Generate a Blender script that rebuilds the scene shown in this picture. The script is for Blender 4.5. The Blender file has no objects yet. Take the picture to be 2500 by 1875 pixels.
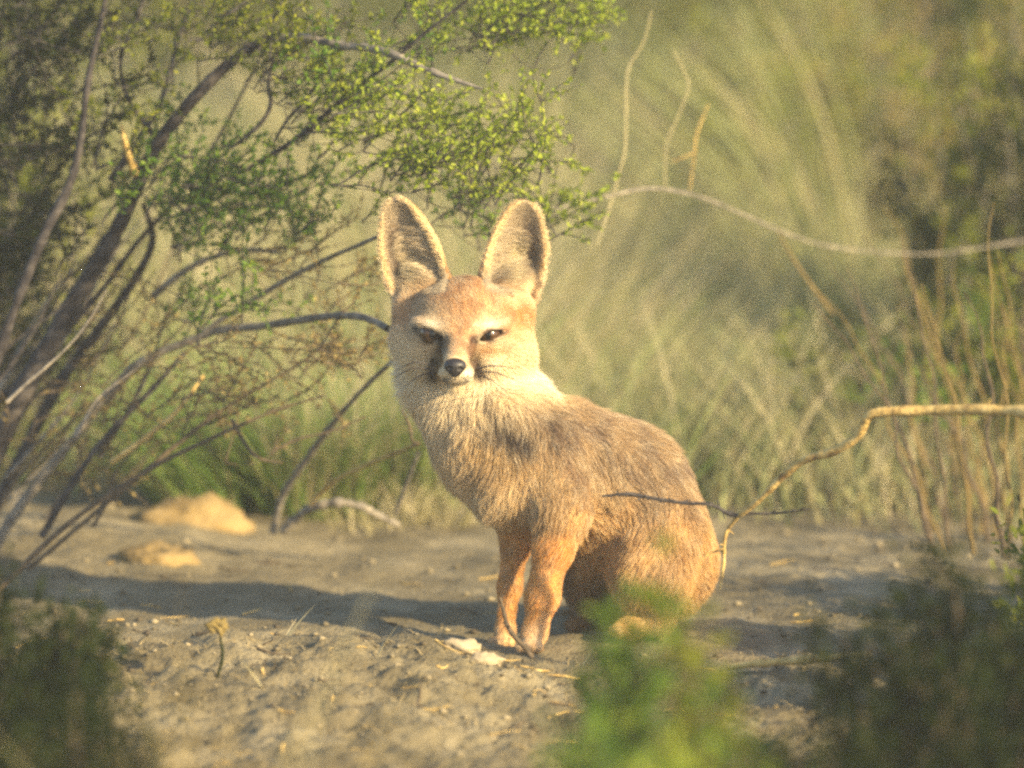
import bpy, math, random
import numpy as np
from mathutils import Vector, kdtree
import openvdb as vdb

random.seed(7); RNG = np.random.default_rng(7)
R = math.radians
SC = bpy.context.scene
COL = SC.collection

# ------------------------------------------------------------------ camera
LENS = 323.0; PITCH = R(7.0); CAMY = -10.0; CAMZ = 1.513
cam = bpy.data.cameras.new('camera'); camo = bpy.data.objects.new('camera', cam); COL.objects.link(camo)
camo.location = (0, CAMY, CAMZ); camo.rotation_euler = (R(90) - PITCH, 0, 0)
cam.lens = LENS; cam.sensor_width = 36; cam.clip_start = 0.1; cam.clip_end = 500
cam.dof.use_dof = True; cam.dof.focus_distance = 9.97; cam.dof.aperture_fstop = 3.2; cam.dof.aperture_blades = 0
SC.camera = camo

# ------------------------------------------------------------------ light
SUN_EL, SUN_AZ = 23.0, 130.0                      # azimuth clockwise from +Y
world = bpy.data.worlds.new('World'); SC.world = world; world.use_nodes = True
nt = world.node_tree; bg = nt.nodes['Background']
sky = nt.nodes.new('ShaderNodeTexSky'); sky.sky_type = 'NISHITA'; sky.sun_disc = False
sky.sun_elevation = R(SUN_EL); sky.sun_rotation = R(SUN_AZ); sky.air_density = 1.0; sky.dust_density = 1.2; sky.ozone_density = 1.0
nt.links.new(sky.outputs[0], bg.inputs[0]); bg.inputs[1].default_value = 0.125
sl = bpy.data.lights.new('sun', 'SUN'); sl.energy = 5.0; sl.angle = R(0.8); sl.color = (1.0, 0.78, 0.42)
so = bpy.data.objects.new('sun', sl); COL.objects.link(so)
SV = Vector((math.cos(R(SUN_EL)) * math.sin(R(SUN_AZ)), math.cos(R(SUN_EL)) * math.cos(R(SUN_AZ)), math.sin(R(SUN_EL))))
so.rotation_euler = SV.to_track_quat('Z', 'Y').to_euler(); so.location = SV * 20
SC.view_settings.view_transform = 'Standard'; SC.view_settings.look = 'None'
SC.view_settings.exposure = 1.45; SC.view_settings.gamma = 1.0
SC.cycles.max_bounces = 7; SC.cycles.diffuse_bounces = 4; SC.cycles.glossy_bounces = 2
SC.cycles.transmission_bounces = 4; SC.cycles.transparent_max_bounces = 8
SC.cycles.use_denoising = False; SC.cycles.pixel_filter_type = 'BLACKMAN_HARRIS'; SC.cycles.filter_width = 2.7
SC.cycles_curves.shape = 'RIBBONS' if hasattr(SC, 'cycles_curves') else 'RIBBONS'

# ------------------------------------------------------------------ measuring helpers (pixels of the photo -> metres)
K = 36 / 2500 / LENS
CP, SP = math.cos(PITCH), math.sin(PITCH)
def P(px, py, y):
    u = (px - 1250) * K; v = (937.5 - py) * K
    t = (y - CAMY) / (CP + v * SP)
    return np.array([u * t, y, CAMZ + t * (-SP + v * CP)])
def Dd(x, yy, y): return P(x * 1.1302, yy * 1.1302, y)       # 2212-wide view of the photo
def S(y=0.0): return K * (y - CAMY) / CP                       # metres per photo pixel at depth y

# ------------------------------------------------------------------ noise
_nd = RNG.normal(size=(6, 14, 3)); _np = RNG.uniform(0, 6.28, (6, 14))
def noise(p, scale, k=0):
    p = np.asarray(p, dtype=np.float64); q = p.reshape(-1, 3) * scale; o = np.zeros(len(q))
    for i in range(14): o += np.sin(q @ (_nd[k, i] * 1.9) + _np[k, i])
    return (o / 3.2).reshape(p.shape[:-1])
def smooth(a, b, x):
    t = np.clip((x - a) / (b - a), 0, 1); return t * t * (3 - 2 * t)

# ------------------------------------------------------------------ object helpers
def tag(o, label=None, cat=None, group=None, kind=None):
    if label: o['label'] = label
    if cat: o['category'] = cat
    if group: o['group'] = group
    if kind: o['kind'] = kind
    return o
def empty(name, loc, label, cat, group=None):
    o = bpy.data.objects.new(name, None); COL.objects.link(o); o.location = tuple(loc)
    return tag(o, label, cat, group)
def link(name, me, mats, parent=None, smooth_=True):
    for m in (mats if isinstance(mats, (list, tuple)) else [mats]): me.materials.append(m)
    if smooth_: me.polygons.foreach_set('use_smooth', np.ones(len(me.polygons), dtype=bool))
    o = bpy.data.objects.new(name, me); COL.objects.link(o)
    if parent is not None:
        o.parent = parent
        o.location = -parent.location if parent.type == 'EMPTY' else (0, 0, 0)
    return o
class MB:
    def __init__(s): s.v = []; s.f = []; s.m = []; s.n = 0
    def add(s, V, F, mi=0):
        V = np.asarray(V, dtype=np.float64).reshape(-1, 3); F = np.asarray(F, dtype=np.int64)
        s.v.append(V); s.f.append(F + s.n); s.m.append(np.full(len(F), mi)); s.n += len(V)
    def build(s, name, mats, parent=None, smooth_=True):
        me = bpy.data.meshes.new(name)
        V = np.concatenate(s.v); loops = np.concatenate([f.ravel() for f in s.f])
        cnt = np.concatenate([np.full(len(f), f.shape[1]) for f in s.f]); mi = np.concatenate(s.m)
        me.vertices.add(len(V)); me.vertices.foreach_set('co', V.ravel().astype(np.float32))
        me.loops.add(len(loops)); me.loops.foreach_set('vertex_index', loops.astype(np.int32))
        me.polygons.add(len(cnt))
        st = np.concatenate([[0], np.cumsum(cnt)[:-1]])
        me.polygons.foreach_set('loop_start', st.astype(np.int32))
        me.polygons.foreach_set('material_index', mi.astype(np.int32))
        me.update(calc_edges=True); me.validate()
        return link(name, me, mats, parent, smooth_)
    # a tapered, slightly knobbly tube through pts (n,3) with radii (n,)
    def tube(s, pts, rad, sides=6, mi=0, knob=0.0, sub=4):
        pts = np.asarray(pts, float); rad = np.broadcast_to(np.asarray(rad, float), (len(pts),))
        if sub > 1 and len(pts) > 2:
            E = np.vstack([2 * pts[0] - pts[1], pts, 2 * pts[-1] - pts[-2]]); o = []; rr = []
            for i in range(len(pts) - 1):
                a, b, c, d = E[i:i + 4]
                for k in range(sub):
                    t = k / sub
                    o.append(.5 * (2 * b + (c - a) * t + (2 * a - 5 * b + 4 * c - d) * t * t + (3 * b - a - 3 * c + d) * t ** 3))
                    rr.append(rad[i] * (1 - t) + rad[i + 1] * t)
            o.append(pts[-1]); rr.append(rad[-1]); pts = np.array(o); rad = np.array(rr)
        n = len(pts)
        if knob: rad = rad * (1 + knob * RNG.normal(size=n))
        T = np.gradient(pts, axis=0); T /= np.linalg.norm(T, axis=1, keepdims=True) + 1e-9
        up = np.where(np.abs(T[:, 1:2]) > .9, np.array([[1., 0, 0]]), np.array([[0, 1., 0]]))
        A = np.cross(T, up); A /= np.linalg.norm(A, axis=1, keepdims=True) + 1e-9; B = np.cross(T, A)
        th = np.arange(sides) * 2 * math.pi / sides
        V = pts[:, None] + rad[:, None, None] * (A[:, None] * np.cos(th)[None, :, None] + B[:, None] * np.sin(th)[None, :, None])
        if knob: V += RNG.normal(size=V.shape) * (rad * knob * .35)[:, None, None]
        i = np.arange(n - 1)[:, None] * sides; j = np.arange(sides)[None]; j2 = (j + 1) % sides
        F = np.stack([i + j, i + j2, i + sides + j2, i + sides + j], -1).reshape(-1, 4)
        s.add(V, F, mi)
        return pts
    # leaves: centres (n,3), long axis (n,3), length, width
    def leaves(s, c, ax, L, W, mi=0, fold=.25):
        n = len(c); ax = ax / (np.linalg.norm(ax, axis=1, keepdims=True) + 1e-9)
        r = RNG.normal(size=(n, 3)); sd = np.cross(ax, r); sd /= np.linalg.norm(sd, axis=1, keepdims=True) + 1e-9
        nn = np.cross(ax, sd); L = np.broadcast_to(L, (n,))[:, None]; W = np.broadcast_to(W, (n,))[:, None]
        V = np.stack([c, c + ax * L * .35 + sd * W * .5 + nn * W * fold, c + ax * L * .75 + sd * W * .38 + nn * W * fold,
                      c + ax * L, c + ax * L * .75 - sd * W * .38 + nn * W * fold, c + ax * L * .35 - sd * W * .5 + nn * W * fold], 1)
        b = np.arange(n)[:, None] * 6
        F = np.concatenate([b + np.array([[0, 1, 2, 3]]), b + np.array([[0, 3, 4, 5]])])
        s.add(V, F, mi)
    # grass blades: base (n,3), direction (n,3), length, width, bend
    def blades(s, base, d, L, W, bend, mi=0, seg=4):
        n = len(base); d = d / np.linalg.norm(d, axis=1, keepdims=True)
        L = np.broadcast_to(L, (n,)); W = np.broadcast_to(W, (n,)); bend = np.broadcast_to(bend, (n,))
        h = d.copy(); h[:, 2] = 0; h /= np.linalg.norm(h, axis=1, keepdims=True) + 1e-6
        a = RNG.uniform(0, 6.28, n); sd = np.stack([np.cos(a), np.sin(a), np.zeros(n)], 1)
        rows = []
        for k in range(seg + 1):
            t = k / seg
            p = base + d * (L * t)[:, None] + h * (bend * L * t * t)[:, None] - np.array([0, 0, 1.]) * (bend * L * .45 * t * t)[:, None]
            w = (W * (1 - t ** 1.5) * .5 + 1e-5)[:, None]
            rows += [p - sd * w, p + sd * w]
        V = np.stack(rows, 1); b = np.arange(n)[:, None] * (2 * seg + 2)
        F = np.concatenate([b + np.array([[2 * k, 2 * k + 1, 2 * k + 3, 2 * k + 2]]) for k in range(seg)])
        s.add(V, F, mi)

# ------------------------------------------------------------------ materials
def ramp_mat(name, stops, scale=20, rough=.85, bump=0.0, detail=6, transl=0.0, island=0.0, bscale=None, spec=.2):
    m = bpy.data.materials.new(name); m.use_nodes = True; t = m.node_tree; N = t.nodes; L = t.links
    b = N['Principled BSDF']; b.inputs['Roughness'].default_value = rough; b.inputs['Specular IOR Level'].default_value = spec
    tc = N.new('ShaderNodeTexCoord'); no = N.new('ShaderNodeTexNoise'); no.inputs['Scale'].default_value = scale; no.inputs['Detail'].default_value = detail
    L.new(tc.outputs['Object'], no.inputs['Vector'])
    rp = N.new('ShaderNodeValToRGB'); e = rp.color_ramp.elements
    while len(e) < len(stops): e.new(.5)
    for i, c in enumerate(stops):
        e[i].position = .3 + .4 * i / max(1, len(stops) - 1); e[i].color = (*c, 1)
    fac = no.outputs['Fac']
    if island:
        g = N.new('ShaderNodeNewGeometry'); mx = N.new('ShaderNodeMix'); mx.inputs[0].default_value = island
        mr = N.new('ShaderNodeMapRange'); mr.inputs['To Min'].default_value = .25; mr.inputs['To Max'].default_value = .75
        L.new(g.outputs['Random Per Island'], mr.inputs['Value'])
        L.new(fac, mx.inputs[2]); L.new(mr.outputs[0], mx.inputs[3]); fac = mx.outputs[0]
    L.new(fac, rp.inputs[0]); L.new(rp.outputs[0], b.inputs['Base Color'])
    if bump:
        n2 = N.new('ShaderNodeTexNoise'); n2.inputs['Scale'].default_value = bscale or scale * 3; n2.inputs['Detail'].default_value = 8
        L.new(tc.outputs['Object'], n2.inputs['Vector'])
        bp = N.new('ShaderNodeBump'); bp.inputs['Strength'].default_value = 1; bp.inputs['Distance'].default_value = bump
        L.new(n2.outputs['Fac'], bp.inputs['Height']); L.new(bp.outputs[0], b.inputs['Normal'])
    if transl:
        tr = N.new('ShaderNodeBsdfTranslucent'); L.new(rp.outputs[0], tr.inputs['Color'])
        ms = N.new('ShaderNodeMixShader'); ms.inputs[0].default_value = transl
        L.new(b.outputs[0], ms.inputs[1]); L.new(tr.outputs[0], ms.inputs[2]); L.new(ms.outputs[0], N['Material Output'].inputs['Surface'])
    return m
M = {}
M['soil'] = ramp_mat('soil', [(.090, .074, .042), (.155, .130, .078), (.25, .212, .135)], 9, .95, .004, 10, bscale=220)
M['stone'] = ramp_mat('stone', [(.22, .18, .12), (.40, .33, .22)], 25, .9, .002)
M['tan_rock'] = ramp_mat('tan_rock', [(.12, .085, .035), (.21, .15, .065), (.28, .20, .09)], 22, .95, .008, bscale=60)
M['gravel'] = ramp_mat('gravel', [(.05, .04, .03), (.13, .11, .07), (.30, .25, .16)], 60, .95, island=.8)
M['bark_dark'] = ramp_mat('bark_dark', [(.014, .012, .014), (.034, .030, .032), (.085, .075, .07)], 60, .9, .0015)
M['bark_grey'] = ramp_mat('bark_grey', [(.09, .08, .07), (.18, .16, .135), (.30, .26, .20)], 70, .9, .0012)
M['bark_tan'] = ramp_mat('bark_tan', [(.15, .09, .035), (.46, .32, .11), (.64, .47, .19)], 80, .9, .0015)
M['bark_brown'] = ramp_mat('bark_brown', [(.05, .04, .03), (.13, .095, .06)], 80, .9, .001)
M['leaf_green'] = ramp_mat('leaf_green', [(.04, .085, .012), (.10, .19, .018), (.21, .27, .03)], 14, .5, transl=.4, island=.6)
M['leaf_yellow'] = ramp_mat('leaf_yellow', [(.11, .16, .015), (.24, .31, .025), (.38, .40, .05)], 14, .5, transl=.45, island=.6)
M['leaf_olive'] = ramp_mat('leaf_olive', [(.06, .085, .007), (.135, .165, .012), (.25, .25, .022)], 10, .7, transl=.35, island=.6)
M['leaf_sage'] = ramp_mat('leaf_sage', [(.12, .14, .05), (.24, .26, .11), (.38, .39, .20)], 5, .7, transl=.3, island=.6)
M['leaf_brown'] = ramp_mat('leaf_brown', [(.09, .065, .02), (.20, .15, .05), (.35, .27, .11)], 20, .8, transl=.3, island=.7)
M['leaf_dark'] = ramp_mat('leaf_dark', [(.006, .011, .004), (.013, .021, .006), (.026, .034, .010)], 10, .95, transl=.1, island=.5, spec=0)  # near black, so that edge foliage stands in for darkened image corners
M['straw'] = ramp_mat('straw', [(.20, .18, .08), (.38, .34, .18), (.58, .50, .33)], 20, .7, transl=.35, island=.8)
M['grass_green'] = ramp_mat('grass_green', [(.06, .13, .02), (.16, .27, .05), (.36, .42, .14)], 14, .6, transl=.4, island=.8)
M['stalk'] = ramp_mat('stalk', [(.10, .07, .025), (.27, .195, .075)], 30, .8, transl=.2, island=.7)

M['litter'] = ramp_mat('litter', [(.07, .05, .02), (.20, .15, .07), (.42, .33, .17)], 20, .8, transl=.2, island=.9)
# ------------------------------------------------------------------ ground
def crest(x): return -0.20 - .10 * smooth(-.3, .35, x) + .03 * np.sin(x * 7)
def G(x, y):
    x = np.asarray(x, float); y = np.asarray(y, float); z = np.zeros(np.broadcast(x, y).shape)
    p = np.stack(np.broadcast_arrays(x, y, 0 * x + 0 * y), -1)
    yc = crest(x)
    h = .030 - .018 * smooth(-.12, .05, x) + .012 * smooth(.15, .4, x)
    h = h * (1 + .25 * noise(p, 16, 2)) * smooth(-.75, -.3, x)
    z += h * np.where(y > yc, 1 - smooth(0, .05, y - yc), 1 - smooth(0, .75, yc - y))
    fz = (1 - smooth(1.2, 1.9, np.abs(x))) * (1 - smooth(1.25, 1.6, y)) * smooth(-1.7, -1.3, y)
    near = np.exp(-((y + .8) / .6) ** 2)
    z += .006 * noise(p, 3.1, 0) * smooth(.12, .6, np.hypot(x - .1, y))
    z += .0022 * noise(p, 22, 1) * (1 + near) * fz
    front = smooth(0, .08, yc - y)
    cl = noise(p, 60, 3) + .5 * noise(p, 21, 4); z += fz * front * (.0035 * np.maximum(cl, 0) + .0018 * noise(p, 120, 5))
    z += .0012 * noise(p, 75, 4) * fz
    z += .10 * smooth(1.4, 4, y) * (.5 + .5 * noise(p, .9, 0)) + .02 * smooth(3, 14, y) * (y - 3) * .5
    z += .03 * np.exp(-((x + .55) ** 2 / .05 + (y - .75) ** 2 / .06))
    return z
def axis(a, b, c, d, fine, n):
    m = np.arange(b, c + 1e-9, fine); t = np.linspace(0, 1, n) ** 2.2
    return np.concatenate([(b - (b - a) * t[::-1])[:-1], m, (c + (d - c) * t)[1:]])
xs = axis(-60, -.95, .95, 60, .0055, 40); ys = axis(-20, -1.35, 1.35, 70, .0065, 60)
X, Y = np.meshgrid(xs, ys); Z = G(X, Y); nx, ny = len(xs), len(ys)
mb = MB(); ii = np.arange(ny - 1)[:, None] * nx + np.arange(nx - 1)[None]
mb.add(np.stack([X, Y, Z], -1), np.stack([ii, ii + 1, ii + nx + 1, ii + nx], -1).reshape(-1, 4))
tag(mb.build('ground', M['soil']), 'bare grey brown dirt ground around the fox', 'ground', kind='structure')

def rock(name, c, r, mat, label, cat, seed=0, flat=.7, group=None, lump=.18, ns=2.0):
    n1, n2 = 28, 18; th = np.linspace(0, 2 * math.pi, n1, endpoint=False); ph = np.linspace(0, math.pi, n2)
    T, H = np.meshgrid(th, ph); d = np.stack([np.sin(H) * np.cos(T), np.sin(H) * np.sin(T), np.cos(H)], -1)
    q = d + seed * 3.7
    rr = 1 + lump * noise(q, ns, 0) + lump * .4 * noise(q, ns * 3.2, 1)
    V = d * rr[..., None] * np.array(r) * np.array([1, 1, flat]); V = V + np.array(c)
    i = np.arange(n2 - 1)[:, None] * n1; j = np.arange(n1)[None]; j2 = (j + 1) % n1
    F = np.stack([i + j, i + n1 + j, i + n1 + j2, i + j2], -1).reshape(-1, 4)
    m = MB(); m.add(V - np.array(c), F); o = m.build(name, mat); o.location = tuple(c); return tag(o, label, cat, group)

# ------------------------------------------------------------------ signed distance modelling for the fox
class Field:
    def __init__(s, lo, hi, vox):
        s.lo = np.array(lo); s.vox = vox; s.n = np.ceil((np.array(hi) - s.lo) / vox).astype(int)
        s.d = np.full(tuple(s.n), .05, np.float32)
    def box(s, c, r):
        a = np.maximum(((c - r - s.lo) / s.vox).astype(int), 0); b = np.minimum(((c + r - s.lo) / s.vox).astype(int) + 2, s.n)
        if (b <= a).any(): return None, None
        g = [s.lo[i] + s.vox * np.arange(a[i], b[i]) for i in range(3)]
        Xg = np.stack(np.meshgrid(*g, indexing='ij'), -1).astype(np.float32)
        return tuple(slice(a[i], b[i]) for i in range(3)), Xg
    def put(s, sl, dn, k, op='add'):
        d = s.d[sl]
        if op == 'add':
            h = np.clip(.5 + .5 * (d - dn) / k, 0, 1); s.d[sl] = d * (1 - h) + dn * h - k * h * (1 - h)
        else:
            h = np.clip(.5 - .5 * (d + dn) / k, 0, 1); s.d[sl] = d * (1 - h) - dn * h + k * h * (1 - h)
    def caps(s, a, b, ra, rb, k=.012):
        a = np.array(a); b = np.array(b); c = (a + b) / 2; r = np.linalg.norm(b - a) / 2 + max(ra, rb) + .04
        sl, Xg = s.box(c, r)
        ba = b - a; t = np.clip(((Xg - a) @ ba) / (ba @ ba + 1e-9), 0, 1)
        s.put(sl, np.linalg.norm(Xg - a - t[..., None] * ba, axis=-1) - (ra + (rb - ra) * t), k)
    def ell(s, c, r, k=.012, rot=None, op='add'):
        c = np.array(c); r = np.array(r); sl, Xg = s.box(c, max(r) + .04)
        q = Xg - c
        if rot is not None: q = q @ rot              # columns of rot are the local axes
        k0 = np.linalg.norm(q / r, axis=-1); k1 = np.linalg.norm(q / (r * r), axis=-1) + 1e-6
        s.put(sl, k0 * (k0 - 1) / k1, k, op)
    def mesh(s, name, adapt=0.0):
        g = vdb.FloatGrid(.05); g.copyFromArray(s.d, (0, 0, 0), 0.0)
        v, q = g.convertToQuads(0.0)
        v = np.array(v, float) * s.vox + s.lo; q = np.array(q)[:, ::-1]
        return v, q
def rotm(ax, ang):
    from mathutils import Matrix
    return np.array(Matrix.Rotation(ang, 3, Vector(ax)))

YH = -.035                                         # depth of the head's centre
def pr(r, y=0): return r * S(y)
EYE_L = P(1054, 818, -.086); EYE_R = P(1192, 820, -.082)
NOSE = P(1111, 897, -.146)
LEFT_EAR = dict(base=P(1026, 716, -.012), tip=P(966, 486, -.030), W=pr(77), face=np.array([-.22, -1, .05]), sgn=-1)
RIGHT_EAR = dict(base=P(1244, 712, -.004), tip=P(1281, 492, -.022), W=pr(78), face=np.array([.30, -1, .05]), sgn=1)
for e in (LEFT_EAR, RIGHT_EAR):
    v = e['tip'] - e['base']; e['L'] = np.linalg.norm(v); v = v / e['L']
    f = e['face'] / np.linalg.norm(e['face']); f = f - v * (f @ v); f /= np.linalg.norm(f)
    e['v'] = v; e['f'] = f; e['u'] = np.cross(v, f) ; e['u'] *= np.sign(e['u'][0])
def ear_local(e, X):
    q = X - e['base']; v = (q @ e['v']) / e['L']; u = q @ e['u']; f = q @ e['f']
    vv = np.clip(v, -.3, 1)
    prof = np.interp(vv, [-.3, -.1, .1, .3, .5, .7, .85, .94, .985, 1.0], [.50, .78, .96, 1.0, .93, .76, .57, .40, .25, .08])
    return u, v, f, prof * e['W']

T_ = {}   # torso marks:   px, py, y
# prims for fur lookup: (a, b, flow, length, lift)
PR = []
def reg(a, b, flow, ln, lift, r=0.0): PR.append((np.array(a), np.array(b), np.array(flow, float), ln, lift, r))
F = Field((-.18, -.20, -.03), (.29, .24, .52), .002)
def C(a, b, ra, rb, flow, ln, lift=.35, k=.014):
    pa, pb = P(*a), P(*b); ra, rb = pr(ra, a[2]), pr(rb, b[2]); F.caps(pa, pb, ra, rb, k); reg(pa, pb, flow, ln, lift, (ra + rb) / 2)
# torso
C((1245, 1065, -.015), (1385, 1145, .02), 122, 140, (.6, .2, -.7), .024, .3, .03)
C((1385, 1145, .02), (1515, 1195, .055), 142, 146, (.6, .2, -.75), .024, .28, .03)
C((1515, 1195, .055), (1606, 1365, .08), 146, 142, (.45, .2, -.85), .022, .25, .03)
C((1200, 1055, -.03), (1236, 1175, -.035), 104, 90, (-.05, -.05, -1), .021, .32, .03)
C((1248, 1170, -.03), (1308, 1240, -.02), 78, 52, (.05, -.05, -1), .014, .35, .03)
# neck
C((1130, 820, .025), (1148, 930, .015), 110, 112, (.05, 0, -1), .018, .30, .03)
C((1148, 930, .015), (1212, 1050, -.01), 114, 126, (.05, 0, -1), .026, .40, .03)
C((1090, 960, -.012), (1172, 1115, -.022), 66, 78, (.02, 0, -1), .022, .34, .03)
# near shoulder and foreleg (the fox's left)
C((1335, 1110, -.045), (1372, 1240, -.068), 84, 60, (.15, 0, -1), .016, .28, .03)
C((1372, 1240, -.068), (1352, 1335, -.078), 54, 43, (0, 0, -1), .010, .25, .02)
C((1352, 1335, -.078), (1324, 1455, -.078), 45, 35, (0, 0, -1), .008, .22, .012)
C((1324, 1455, -.078), (1306, 1545, -.080), 35, 27, (0, 0, -1), .006, .22, .012)
C((1306, 1545, -.080), (1296, 1577, -.094), 26, 22, (-.3, -.6, -.6), .004, .2, .010)
# far foreleg
C((1235, 1215, .0), (1262, 1310, .0), 54, 36, (0, 0, -1), .012, .25, .02)
C((1262, 1310, .0), (1244, 1430, -.002), 32, 24, (0, 0, -1), .007, .22, .012)
C((1244, 1430, -.002), (1233, 1540, -.004), 23, 19, (0, 0, -1), .006, .22, .012)
C((1233, 1540, -.004), (1226, 1566, -.016), 21, 18, (-.3, -.6, -.6), .004, .2, .010)
# near haunch, shin, foot
C((1602, 1300, .025), (1592, 1395, .0), 116, 92, (.05, 0, -1), .018, .25, .03)
C((1592, 1370, -.008), (1580, 1400, -.02), 88, 70, (-.1, 0, -1), .014, .25, .02)
C((1580, 1400, -.02), (1600, 1495, -.005), 62, 44, (0, 0, -1), .012, .25, .02)
C((1610, 1520, -.010), (1535, 1534, -.025), 30, 23, (-1, -.3, -.2), .006, .2, .012)
C((1535, 1534, -.025), (1510, 1538, -.035), 23, 18, (-1, -.3, -.2), .005, .2, .010)
# far hind leg and belly
C((1450, 1290, .06), (1440, 1420, .075), 95, 62, (0, 0, -1), .016, .25, .03)
C((1440, 1420, .075), (1470, 1500, .085), 48, 30, (0, 0, -1), .010, .25, .02)
C((1470, 1505, .085), (1400, 1527, .060), 26, 20, (-1, -.3, -.2), .006, .2, .01)
# tail lying behind
tp = [(1600, 1440, .15), (1560, 1490, .19), (1500, 1508, .20), (1440, 1516, .19), (1390, 1520, .175)]
tr_ = [52, 44, 42, 36, 16]
for i in range(4): C(tp[i], tp[i + 1], tr_[i], tr_[i + 1], (-1, 0, -.1), .022, .3, .015)
# toes
for (cx, cy, cy3, dx, dy) in ((1296, 1577, -.094, 1, .25), (1226, 1566, -.016, 1, .25), (1508, 1538, -.035, .35, 1)):
    b0 = P(cx, cy, cy3)
    for k in range(4):
        o = (k - 1.5) * .0068; c = b0 + np.array([o * dx - .001, -o * dy * .6 - .004 + abs(k - 1.5) * .0015, -.001])
        F.ell(c, (.0048, .0075, .0055), .003)
# head
C((1135, 775, YH), (1138, 800, YH + .02), 92, 96, (0, .4, .3), .008, .3, .02)
F.ell(P(1132, 800, YH - .012), (pr(114), .050, pr(78)), .02)
F.ell(P(1130, 756, YH - .014), (pr(98), .034, pr(50)), .02)                       # forehead
F.ell(P(1058, 858, YH + .0), (pr(70), .036, pr(64)), .02); F.ell(P(1202, 856, YH + .004), (pr(62), .036, pr(62)), .02)   # cheeks
F.ell(P(1046, 900, YH + .020), (pr(42), .028, pr(60)), .02); F.ell(P(1212, 905, YH + .02), (pr(44), .028, pr(56)), .02)  # ruff
F.caps(P(996, 748, YH + .018), P(1008, 810, YH + .010), pr(32), pr(44), .02); F.caps(P(1262, 750, YH + .022), P(1240, 820, YH + .014), pr(33), pr(40), .035)  # temples
F.caps(P(1122, 832, YH - .036), P(1112, 884, -.130), pr(44), pr(25), .010)       # muzzle
F.caps(P(1113, 900, -.124), P(1110, 916, -.127), pr(25), pr(20), .006)
F.ell(P(1093, 912, -.117), (pr(22), .014, pr(18)), .006); F.ell(P(1132, 912, -.117), (pr(23), .014, pr(18)), .006)  # lips
F.caps(P(1120, 905, -.07), P(1113, 938, -.108), pr(34), pr(17), .010)            # jaw
F.ell(P(1052, 789, -.077), (pr(40), .010, pr(12)), .008, rotm((0, 1, 0), R(10))); F.ell(P(1190, 792, -.074), (pr(40), .010, pr(13)), .008, rotm((0, 1, 0), R(-10)))
# ears (thin cupped shells)
for e in (LEFT_EAR, RIGHT_EAR):
    c = (e['base'] + e['tip']) / 2; sl, Xg = F.box(c, e['L'] * .5 + .05)
    u, v, f, W = ear_local(e, Xg)
    cup = .028 * np.clip(1.08 - v, .12, 1); surf = -cup * (1 - (u / (W + 1e-4)) ** 2 * 1.0)
    g = np.sqrt(1 + (2 * cup * u / (W * W + 1e-5)) ** 2)
    d1 = np.abs(f - surf) / np.minimum(g, 3) - .0022
    d2 = np.abs(u) - W; d3 = (v - 1.0) * e['L']; d4 = (-.10 - v) * e['L']
    F.put(sl, np.maximum(np.maximum(d1, d2), np.maximum(d3, d4)).astype(np.float32), .007)
    F.ell(e['base'] - e['f'] * .020 + e['v'] * .006, (pr(66), .026, pr(50)), .014)   # root of the ear
    F.ell(e['base'] + e['f'] * .012 + e['v'] * .040, (pr(44), .022, pr(66)), .010, op='sub')
# eye slits, mouth
RL = rotm((0, 1, 0), R(17)); RR = rotm((0, 1, 0), R(-15))
F.ell(EYE_L + np.array([0, .004, 0]), (pr(36), .016, pr(9.5)), .002, RL, 'sub')
F.ell(EYE_R + np.array([0, .004, 0]), (pr(37), .016, pr(11.5)), .002, RR, 'sub')
for m_ in range(13):
    t = (m_ - 6) / 6; F.ell(P(1112 + 52 * t, 926 - 10 * t * t - (10 if t > .8 else 0) , -.137 + .034 * t * t), (pr(7), .007, pr(3.4)), .003, op='sub')
v0, q0 = F.mesh('body')
# drop any stray islands below a size is not needed: the field is one connected body

# ---- colour of the coat, some sun and shade painted in (x and height, metres read through photo pixels)
def ortho(X):
    px = 1250 + X[:, 0] / S(-.03); s = S(-.03)
    base = P(1250, 937.5, -.03)[2]
    py = 937.5 - (X[:, 2] - base + (X[:, 1] + .03) * math.tan(PITCH) * 1.0) / (s)
    return px, py
def blob(px, py, cx, cy, rx, ry, ang=0):
    a = R(ang); dx = px - cx; dy = py - cy; x = dx * math.cos(a) + dy * math.sin(a); y = -dx * math.sin(a) + dy * math.cos(a)
    return np.exp(-((x / rx) ** 2 + (y / ry) ** 2) ** 1.0)
def seg(px, py, pts, w):
    d = np.full(len(px), 1e9)
    for (x0, y0), (x1, y1) in zip(pts[:-1], pts[1:]):
        ax, ay = x1 - x0, y1 - y0; t = np.clip(((px - x0) * ax + (py - y0) * ay) / (ax * ax + ay * ay), 0, 1)
        d = np.minimum(d, np.hypot(px - x0 - t * ax, py - y0 - t * ay))
    return np.exp(-(d / w) ** 2)
RUF = np.array([.52, .24, .075]); CREAM = np.array([.76, .63, .41]); WHITE = np.array([.80, .74, .60]); TAWNY = np.array([.64, .40, .16])
GRIZ = np.array([.36, .25, .14]); DARK = np.array([.045, .030, .025]); BROWN = np.array([.20, .11, .06]); BUFF = np.array([.64, .44, .21])
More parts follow.
